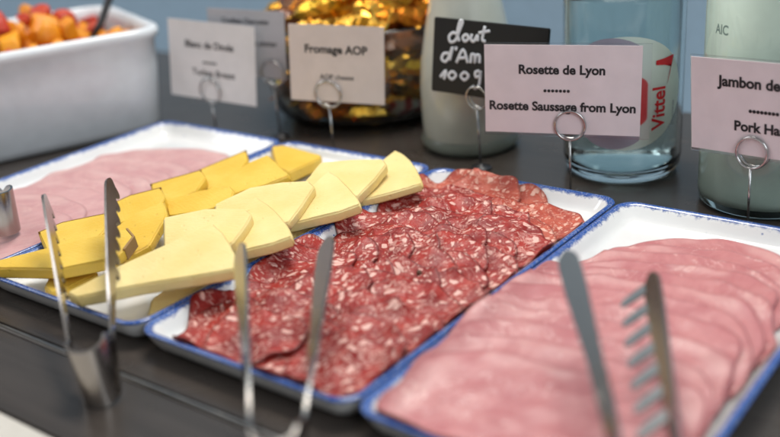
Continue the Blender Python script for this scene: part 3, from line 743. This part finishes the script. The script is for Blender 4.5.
def put(r, an, z, flat=.5):
    lab, me = SW[rng.choice(wts)]; o = bpy.data.objects.new('wrapped_sweet', me); COL.objects.link(o)
    o.location = (JC.x + r * math.cos(an), JC.y + r * math.sin(an), z); s = rng.uniform(1.0, 1.22); o.scale = (s, s, s)
    o.rotation_euler = (rng.uniform(-.8, .8), rng.uniform(-flat, flat), an + math.pi / 2 + rng.uniform(-.5, .5)) if r > .05 else (rng.uniform(-.9, .9), rng.uniform(-.7, .7), rng.uniform(0, 6.28))
    tag(o, '%s wrapped sweet in the round glass jar' % lab, 'wrapped sweet', 'wrapped sweets in the glass jar')
for k in range(5):
    z = .019 + k * .0225
    for j in range(10):
        an = va + (j - 4.5 + (.5 if k % 2 else 0)) * .38 + rng.uniform(-.08, .08); put((.087 if k else .074) + rng.uniform(-.004, .001), an, z + rng.uniform(-.003, .003))
for k in range(2):
    for j in range(7): put(.033, va + j * .9 + k * .4, .04 + k * .05 + rng.uniform(-.005, .005))
for r, n_, z in ((.078, 13, .122), (.048, 9, .132), (.015, 4, .146), (.058, 9, .146), (.026, 5, .160)):
    for j in range(n_): put(r + rng.uniform(-.006, .004), j * 6.2832 / n_ + rng.uniform(-.2, .2), z + rng.uniform(-.005, .006), .6)

# ------------------------------------------------------------------ bottles
b = MB()
MC = (-.034, .441, 0)
root = empty('milk_bottle', MC); tag(root, 'glass bottle of creamy white milk behind the black slate', 'bottle')
b.lathe([(0, .0), (.036, 0), (.042, .003), (.0445, .010), (.0455, .03), (.0455, .06), (.0435, .085), (.039, .110), (.034, .135), (.0305, .16), (.030, .19), (.033, .2), (.033, .206), (.027, .206), (.027, .19), (0, .19)], 64)
b.obj('filled_glass', M['milk'], root)
b = MB(); b.lathe([(.0300, .0005), (.0425, .0008), (.0463, .006), (.0472, .011), (.0455, .014)], 64); b.obj('glass_foot', M['greenglass'], root)

WC = Vector((.1215, .4415, 0)); WR = .050
root = empty('water_bottle', WC); tag(root, 'clear glass water bottle with round pale label and red print', 'bottle')
b = MB(); b.lathe([(0, .004), (.020, .0035), (.040, 0), (.046, .002), (.0490, .008), (WR, .016), (WR, .17), (.047, .195), (.036, .22), (.02, .245), (.016, .27), (.016, .29), (.0135, .29), (.0135, .268),
                   (.018, .243), (.034, .217), (.0445, .193), (.0472, .168), (.0472, .018), (.046, .011), (.040, .008), (0, .0105)], 72)
b.obj('glass_shell', M['glass'], root)
b = MB(); b.lathe([(0, .0112), (.0396, .0086), (.0454, .0116), (.0466, .0185), (.0466, .150), (.0462, .152), (0, .1515)], 72); b.obj('water', M['water'], root)
vw = math.atan2(CP.y - WC.y, CP.x - WC.x)
def oncyl(s, t, off, zc=.0790): # s to the right as seen from the front, t up
    a = vw + s / WR; return (math.cos(a) * (WR + off), math.sin(a) * (WR + off), zc + t)
def disc_patch(cx, cy, rx, ry, off, n=56, rings=10, clip=None):
    V = [oncyl(cx, cy, off)]; F = []
    for i in range(1, rings + 1):
        for k in range(n):
            a = 6.2832 * k / n; x = cx + rx * i / rings * math.cos(a); y = cy + ry * i / rings * math.sin(a)
            if clip: x = min(x, clip)
            V.append(oncyl(x, y, off))
    F += [(0, 1 + k, 1 + (k + 1) % n) for k in range(n)]
    for i in range(rings - 1): F += [(1 + i * n + k, 1 + (i + 1) * n + k, 1 + (i + 1) * n + (k + 1) % n, 1 + i * n + (k + 1) % n) for k in range(n)]
    return V, F
def poly_patch(pts, off, res=6):
    V = []; F = []
    for i, ((x0, y0), (x1, y1)) in enumerate(pts):
        for k in range(res + 1): V.append(oncyl(x0 + (x1 - x0) * k / res, y0 + (y1 - y0) * k / res, off))
    for i in range(len(pts) - 1): F += [(i * (res + 1) + k, i * (res + 1) + k + 1, (i + 1) * (res + 1) + k + 1, (i + 1) * (res + 1) + k) for k in range(res)]
    return V, F
def m_label():
    t = NT('bottle_label'); tc = t.n('ShaderNodeTexCoord').outputs['Object']; co = t.coord()
    t.color(t.mix(t.noise(co, 40, 3), (.62, .72, .64), (.68, .77, .70))); t.set(Roughness=.5); return t.m
lb = mesh('label', *disc_patch(.002, 0, .051, .047, .0006), M['tray'] and m_label(), root)
mesh('mauve_panel', *disc_patch(-.008, .0, .040, .046, .0009, clip=.014), plain('mauve_tone', (.36, .33, .40), .5), lb)  # flat mauve area over the left part of the label
mesh('red_dot', *disc_patch(.012, -.006, .011, .020, .0013, clip=.0195), M['red'], lb)
mesh('red_swoosh', *poly_patch([((.026, .026), (.026, .0225)), ((.034, .027), (.034, .0215)), ((.042, .0285), (.041, .019)), ((.0435, .0285), (.0385, .010)), ((.040, .018), (.0365, .004)), ((.037, .006), (.0355, .0)), ((.0355, -.001), (.035, -.002))], .0013), M['red'], lb)
tv, tf = text_mesh('Vittel', .036, bold=.02)
mesh('lettering', [oncyl(.0350 - y, -.014 + x, .0013) for x, y in tv], tf, M['red'], lb, smooth=False)
tv, tf = text_mesh('eau minerale', .030, bold=.0)
mesh('small_print', [oncyl(.0455 - y * .6, -.020 + x * .7, .0013) for x, y in tv], tf, plain('grey_print', (.12, .13, .15), .5), lb, smooth=False)

GC = Vector((.2500, .4180, 0)); GR = .0485
def m_frost():
    t = NT('frosted_green_glass'); co = t.coord(rand=False); n = t.noise(co, 30, 3)
    t.color(t.mix(n, (.62, .76, .68), (.72, .84, .77))); t.set(Roughness=.30, Transmission__Weight=.35, IOR=1.35, Subsurface__Weight=.2, Subsurface__Scale=.02, Coat__Weight=.5, Coat__Roughness=.08)
    t.bump(t.noise(co, 90, 3), .002, .5); return t.m
root = empty('green_bottle', GC); tag(root, 'frosted pale green glass bottle behind the Jambon card', 'bottle')
b = MB(); b.lathe([(0, .004), (.034, .001), (.044, 0), (.0475, .004), (GR, .012), (GR, .15), (GR - .001, .19), (.040, .225), (.022, .26), (.016, .29), (.013, .29), (.013, .262), (.020, .256), (.0370, .222), (.0445, .188), (.0455, .15), (.0455, .014), (.042, .0085), (0, .009)], 72)
gb = b.obj('glass_shell', M['greenglass'], root)
b = MB(); b.lathe([(0, .0080), (.0420, .0075), (.0464, .0135), (.0466, .021), (.0466, .186), (0, .186)], 72); b.obj('pale_contents', plain('pale_drink', (.74, .85, .76), .5), root)
tv, tf = text_mesh('AIC', .013, bold=.02); gv = math.atan2(CP.y - GC.y, CP.x - GC.x)
mesh('embossed_letters', [(math.cos(gv - .80 + x / GR) * (GR + .0004), math.sin(gv - .80 + x / GR) * (GR + .0004), .138 + y * 1.25) for x, y in tv], tf, plain('etched_glass', (.25, .38, .34), .3), root, smooth=False)
